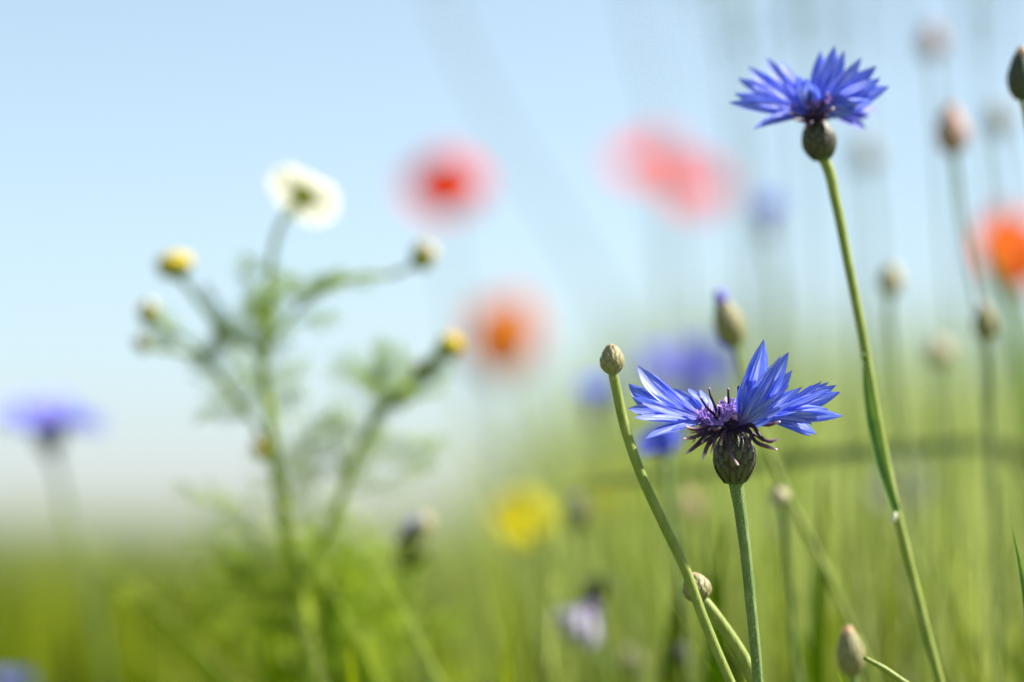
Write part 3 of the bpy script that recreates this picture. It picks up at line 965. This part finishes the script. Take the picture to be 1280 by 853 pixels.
# ------------------------------------------------------------------ poppies, marigold
def cup_flower(name, cat, px, py, d, w_px, axis, path, label, petal, n=4, open_=0.5, centre=DISC, stem_r=0.001, seed=1, wide=1.25, tall=1.0):
    rng = random.Random(seed)
    axis = (RGT * axis[0] + UPV * axis[1] + FWD * axis[2]).normalized()
    rad = w_px / PXR * d * 0.5
    c = at(px, py, d) - axis * rad * (0.45 - 0.4 * open_)
    pts = [c] + stem_path(path, d)
    t = thing(name, label, cat, pts[-1].copy())
    MB().tube(pts, [stem_r] * (len(pts) - 1) + [stem_r * 1.3], 8, 0, 5).build('stem', STEM, t)
    a = axis.orthogonal().normalized()
    b = axis.cross(a)
    for k in range(n):
        th = 2 * math.pi * (k + rng.uniform(-.12, .12)) / n
        dr = a * math.cos(th) + b * math.sin(th)
        el = (1 - open_) * 1.2 + rng.uniform(-.12, .12)
        tip = c + (dr * math.cos(el) + axis * math.sin(el) * tall) * rad * rng.uniform(1.0, 1.2)
        ctrl = c + dr * rad * 0.62 + axis * rad * 0.05
        m = MB()
        m.lobe(c, ctrl, tip, axis * math.cos(el) - dr * math.sin(el) * 0.5, rad * wide, rng.uniform(-.15, .15), 0.22, 0.3, 0.0, 11, 12, 0.66, 0.0, 0.0001 * (k % 2), 3.0)
        m.build('petal', petal, t)
    MB().ellipsoid(c + axis * rad * 0.12, axis, rad * 0.18, rad * 0.2, 12, 8).build('seed_capsule', centre, t)
    return t


cup_flower('poppy', 'flower', 556, 240, 1.40, 108, (0.05, 0.6, -0.8), [(560, 300), (575, 420), (600, 650), (610, 870)],
           'round red poppy glowing pink against the sky', POPPY, 4, 0.35, DARKLEAF, seed=4)
cup_flower('poppy', 'flower', 812, 206, 2.0, 96, (-0.2, 0.95, -0.25), [(826, 262), (838, 330), (850, 600), (855, 870)],
           'pale red poppy on the left of two touching in the upper middle', POPPY, 4, 0.25, GREENCUP, seed=5)
cup_flower('poppy', 'flower', 862, 238, 2.1, 104, (0.35, 0.9, -0.3), [(850, 300), (848, 360), (856, 600), (860, 870)],
           'pale red poppy on the right of two touching in the upper middle', POPPY, 4, 0.3, GREENCUP, seed=6)
cup_flower('poppy', 'flower', 626, 446, 1.50, 122, (0.0, 0.97, -0.2), [(630, 500), (640, 620), (645, 870)],
           'orange blurred poppy above the yellow flower', ORANGE, 4, 0.0, GREENCUP, seed=7, tall=1.7)
cup_flower('poppy', 'flower', 1266, 338, 1.08, 130, (0.1, 0.95, -0.3), [(1276, 372), (1284, 500), (1290, 870)],
           'bright orange-red poppy at the right edge of the meadow', POPPYORANGE, 4, 0.05, GREENCUP, seed=8, tall=1.5)
cup_flower('corn_marigold', 'flower', 651, 660, 0.88, 104, (0.12, 0.90, -0.45), [(652, 700), (655, 780), (660, 870)],
           'bright yellow flower low in the middle of the meadow', YELLOW, 7, 0.3, YELLOW, 0.0009, 9, 0.95, 1.15)
cup_flower('corn_marigold', 'flower', 754, 625, 1.30, 72, (0.0, 0.8, -0.6), [(754, 660), (760, 870)],
           'faint yellow flower just right of the dark bud', YELLOW, 8, 0.4, DISC, 0.001, 10, 0.8)


# ------------------------------------------------------------------ chamomile plant
def chamomile():
    D = 0.675
    rng = random.Random(12)
    P = lambda x, y, dz=0.0: at(x, y, D + dz / 1000)
    main = [P(328, 450), P(336, 500), P(345, 580), P(356, 650), P(368, 720), P(385, 800), P(395, 860)]
    base = Vector((main[-1].x + 0.01, main[-1].y, 0))
    t = thing('chamomile', 'branching chamomile with one white daisy, yellow heads and feathery leaves', 'plant', base)
    MB().tube(main + [main[-1].lerp(base, .5), base], [.0010, .0012, .0014, .0017, .0019, .0022, .0023, .0023, .0024], 8, 0.05, 5).build('stem', MAYSTEM, t)

    def branch(pts, r):
        b = MB().tube([P(*p) for p in pts], [r] * (len(pts) - 1) + [r * 0.75], 7, 0, 5).build('branch', MAYSTEM, t)
        return b
    branch([(330, 455), (334, 400), (338, 340), (346, 295), (362, 264), (372, 254)], .0008)
    branch([(330, 460), (318, 435), (285, 420), (255, 385), (232, 355), (221, 343)], .0008)
    branch([(345, 580), (318, 530), (290, 495), (262, 455), (225, 440, 4), (195, 435, 5), (182, 432, 5)], .0007)
    branch([(262, 455), (235, 425, 3), (205, 408, 4), (190, 400, 4)], .0006)
    branch([(332, 440), (360, 400), (400, 362), (450, 345), (495, 342), (520, 330)], .0007)
    branch([(372, 735), (395, 690), (420, 640), (450, 560), (480, 510), (520, 475), (548, 448), (556, 438)], .0010)
    branch([(500, 492), (515, 475), (522, 465)], .0006)

    def feather(p, dr, ln, thick=0.00016):
        m = MB()
        dr = dr.normalized()
        side = dr.cross(rnd_unit(rng)).normalized()
        nn = dr.cross(side)
        bend = rnd_unit(rng) * 0.3
        axis_pts = [p + dr * ln * s + bend * ln * s * s * 0.5 for s in (0, .25, .5, .75, 1)]
        m.tube(axis_pts, thick, 4)
        for k in range(9):
            s = 0.18 + 0.75 * k / 8
            q = p + dr * ln * s + bend * ln * s * s * 0.5
            for sg in (-1, 1):
                e = (dr * 0.75 + side * sg * rng.uniform(.5, 1) + nn * rng.uniform(-.5, .5)).normalized()
                l2 = ln * 0.34 * (1.1 - abs(s - 0.45)) * rng.uniform(.7, 1.2)
                tip = q + e * l2
                m.tube([q, q.lerp(tip, .5) + dr * l2 * .06, tip], thick * .8, 4)
                for h in (.4, .65, .85):
                    q2 = q.lerp(tip, h)
                    e2 = (e + rnd_unit(rng) * .8).normalized()
                    m.tube([q2, q2 + e2 * l2 * .35], thick * .7, 3)
        m.build('leaf', FERN, t)
    spots = [(330, 450, 16, 2), (338, 520, 20, 3), (320, 530, 18, 3), (350, 600, 22, 3), (285, 425, 14, 3), (300, 500, 18, 3), (250, 455, 14, 3), (235, 430, 10, 2), (232, 355, 9, 2),
             (350, 420, 14, 3), (375, 385, 14, 2), (412, 360, 12, 2), (338, 340, 10, 1), (455, 560, 18, 5), (430, 620, 20, 4), (480, 510, 14, 6), (505, 485, 12, 6), (525, 470, 10, 5), (360, 400, 12, 4), (400, 365, 12, 4), (405, 680, 22, 3),
             (346, 660, 24, 2), (350, 700, 26, 3), (362, 750, 28, 3), (372, 790, 30, 4), (420, 790, 28, 3), (320, 780, 28, 3), (380, 840, 30, 4), (460, 830, 26, 3)]
    for (x, y, l, n) in spots:
        for _ in range(n):
            dr = RGT * rng.uniform(-1, 1) + UPV * rng.uniform(-.1, 1) + FWD * rng.uniform(-.6, .6)
            feather(P(x + rng.uniform(-6, 6), y + rng.uniform(-10, 10), rng.uniform(-3, 3)), dr, l / 1000 * rng.uniform(.7, 1.25))
    # broad basal foliage
    for k in range(12):
        x, y = rng.gauss(400, 70), rng.uniform(770, 960)
        dr = RGT * rng.uniform(-.9, .9) + UPV * rng.uniform(.3, 1) + FWD * rng.uniform(-.5, .5)
        feather(P(x, y, rng.uniform(-12, 40)), dr, rng.uniform(.018, .032), .0004)

    # broad sunlit leaves at its foot
    for k in range(30):
        x, y = (rng.gauss(372, 26), rng.uniform(760, 900)) if k < 17 else (rng.gauss(455, 32), rng.uniform(830, 930))
        p = P(x, y, rng.uniform(0, 35))
        tip = p + (UPV * rng.uniform(.6, 1) + RGT * rng.uniform(-.5, .5) + FWD * rng.uniform(-.3, .3)) * rng.uniform(.012, .022)
        MB().lobe(p - UPV * .02, p, tip, (RGT * rng.uniform(.2, .9) - FWD + UPV * .4), rng.uniform(.005, .009), rng.uniform(-.5, .5), .15, .4).build('leaf', BRIGHTLEAF, t)

    # the white daisy, seen from below
    c = P(380, 243)
    ax = (RGT * 0.36 + UPV * 0.72 + FWD * 0.58).normalized()
    rad = 50 / PXR * D
    fh = MB().ellipsoid(c - ax * rad * 0.06, ax, rad * 0.18, rad * 0.36, 14, 8).build('flower_head', YELLOWCUP, t)
    a = ax.orthogonal().normalized()
    b = ax.cross(a)
    for k in range(17):
        th = 2 * math.pi * (k + rng.uniform(-.15, .15)) / 17
        dr = a * math.cos(th) + b * math.sin(th)
        tip = c + dr * rad * rng.uniform(.95, 1.05) - ax * rad * rng.uniform(.0, .16)
        MB().lobe(c + dr * rad * .15, c + dr * rad * .6 + ax * rad * .06, tip, ax, rad * .36, 0, .12, .45, 0, 5, 8, .7, .1, .00008 * (k % 2), 3).build('petal', WHITE, fh)
    MB().ellipsoid(c + ax * rad * .10, ax, rad * .2, rad * .3, 14, 8).build('disc', DISC, fh)

    # heads and buds
    def head(x, y, dz, w, h, ax, petals=0):
        ax = (RGT * ax[0] + UPV * ax[1] + FWD * ax[2]).normalized()
        c = P(x, y, dz)
        r, hh = w / PXR * D * .5, h / PXR * D * .5
        hd = MB().ellipsoid(c - ax * hh * .35, ax, hh * .75, r * .92, 14, 8).build('flower_head', GREENCUP, t)
        MB().ellipsoid(c + ax * hh * .15, ax, hh * .85, r, 14, 8).build('disc', DISC, hd)
        a = ax.orthogonal().normalized()
        b = ax.cross(a)
        for k in range(petals):
            th = 2 * math.pi * k / petals
            dr = a * math.cos(th) + b * math.sin(th)
            s = c + dr * r * .85
            MB().lobe(s, s + ax * hh * .5 + dr * r * .25, s + ax * hh * 1.1 - dr * r * .2, dr, r * .6, 0, .1, .5, 0, 5, 6, .7, .1, 0, 3).build('petal', WHITE, hd)
    head(218, 331, 0, 48, 32, (-.15, 1, -.2))
    head(186, 392, 4, 27, 30, (-.15, 1, .1), 8)
    head(178, 430, 5, 20, 20, (-.5, 1, .1), 6)
    head(529, 320, 0, 32, 34, (.45, 1, .1), 8)
    head(562, 433, 0, 34, 32, (.3, 1, -.1))
    head(524, 460, 2, 18, 18, (.1, 1, 0), 5)
    head(326, 560, -1, 22, 30, (-.3, 1, -.1), 6)


chamomile()


# ------------------------------------------------------------------ single blades and stalks
def blade(name, pts, w0, label, mat, face=None, cat='grass blade'):
    m = MB()
    pts, _ = spline([Vector(p) for p in pts], 0, 8)
    rows, uvs = [], []
    n = len(pts)
    for i, p in enumerate(pts):
        t = (pts[min(i + 1, n - 1)] - pts[max(i - 1, 0)]).normalized()
        f = (face or -FWD)
        wv = t.cross(f).normalized()
        nn = wv.cross(t)
        s = i / (n - 1)
        hw = w0 * .5 * max(.03, 1 - s ** 3.0)
        rows.append([p - wv * hw, p - wv * hw * .5 - nn * hw * .25, p - nn * hw * .4, p + wv * hw * .5 - nn * hw * .25, p + wv * hw])
        uvs.append([(q / 4, s) for q in range(5)])
    m.grid(rows, uvs)
    o = m.build(name, mat, None, pts[0])
    return tag(o, label, cat)


g0 = at(1330, 800, 0.80)
blade('bent_grass', [Vector((g0.x, g0.y, 0)), Vector((g0.x, g0.y, .35)), at(1325, 640, .80), at(1270, 570, .78), at(1150, 562, .75), at(1020, 572, .73), at(900, 588, .72), at(760, 604, .72), at(680, 618, .73)], .0046,
      'long dark green grass blade bent over flat behind the two sharp stems', DARKLEAF, -FWD - UPV * .25)
g0 = at(1290, 853, FOC + .01)
blade('bent_grass', [Vector((g0.x + .01, g0.y, 0)), Vector((g0.x + .004, g0.y, .3)), at(1288, 853, FOC + .01), at(1278, 720, FOC + .01), at(1265, 660, FOC + .01)], .0016,
      'thin upright grass tip sharp at the right edge low down', LEAF)
g0 = at(1160, 875, FOC + .012)
m = MB()
m.tube([Vector((g0.x + .03, g0.y, 0)), Vector((g0.x + .02, g0.y, .4)), at(1160, 872, FOC + .012), at(1130, 853, FOC + .012), at(1105, 836, FOC + .012), at(1080, 822, FOC + .012)], [.0012, .001, .0006, .0006, .0006, .0004], 8, 0, 6)
tag(m.build('grass_stalk', LIGHTSTEM, None, (g0.x + .03, g0.y, 0)), 'short slanting pale stalk at the bottom edge right of a bud', 'grass stalk')
g0 = at(1300, 880, 0.8)
blade('bent_grass', [Vector((g0.x, g0.y, 0)), Vector((g0.x, g0.y, .35)), at(1300, 600, .8), at(1270, 430, .8), at(1240, 335, .8), at(1222, 280, .8)], .005,
      'olive grass blade leaning left in front of the red poppy at the right edge', LEAF)


def stalk(path, d, label, r, group=None):
    pts = stem_path(path, d)
    m = MB().tube(pts, [r * .5] + [r] * (len(pts) - 1), 7, 0, 5)
    # seed spikelets at the top
    rng = random.Random(int(path[0][0]))
    for k in range(16):
        p = pts[0].lerp(pts[1], k / 16 * .7)
        e = (Vector((rng.uniform(-.7, .7), rng.uniform(-.7, .7), 1))).normalized()
        m.ellipsoid(p + e * .005, e, .005, .0012, 6, 4)
    tag(m.build('grass_stalk', STEM, None, pts[-1]), label, 'grass stalk', group)


stalk([(520, -90), (560, 20), (610, 130), (670, 230), (730, 330), (790, 450), (840, 870)], 1.6, 'tall faint grass stalk slanting up to the top middle between the poppies', .0014)
stalk([(780, -90), (796, 20), (815, 100), (832, 200), (845, 400), (850, 870)], 1.6, 'tall faint grass stalk rising to the top edge over the two touching poppies', .0014)
stalk([(860, -60), (880, 60), (905, 160), (925, 300), (940, 870)], 1.6, 'tall faint grass stalk just left of the highest cornflower', .0011)
for (x0, x1, x2, d) in ((900, 925, 945, 1.3), (935, 950, 962, 1.5), (990, 1000, 1006, 1.2), (1062, 1072, 1080, 1.35), (1128, 1135, 1150, 1.5), (1205, 1215, 1220, 1.3), (1245, 1250, 1262, 1.45), (1020, 1035, 1050, 1.6)):
    stalk([(x0, -50), (x1, 150), (x2, 420), (x2 + 8, 870)], d, 'thin faint grass stalk rising among the hazy buds at the upper right', .0012, 'faint grass stalks at the upper right')
for o in bpy.data.objects:
    if '_o' in o.keys():
        del o['_o']
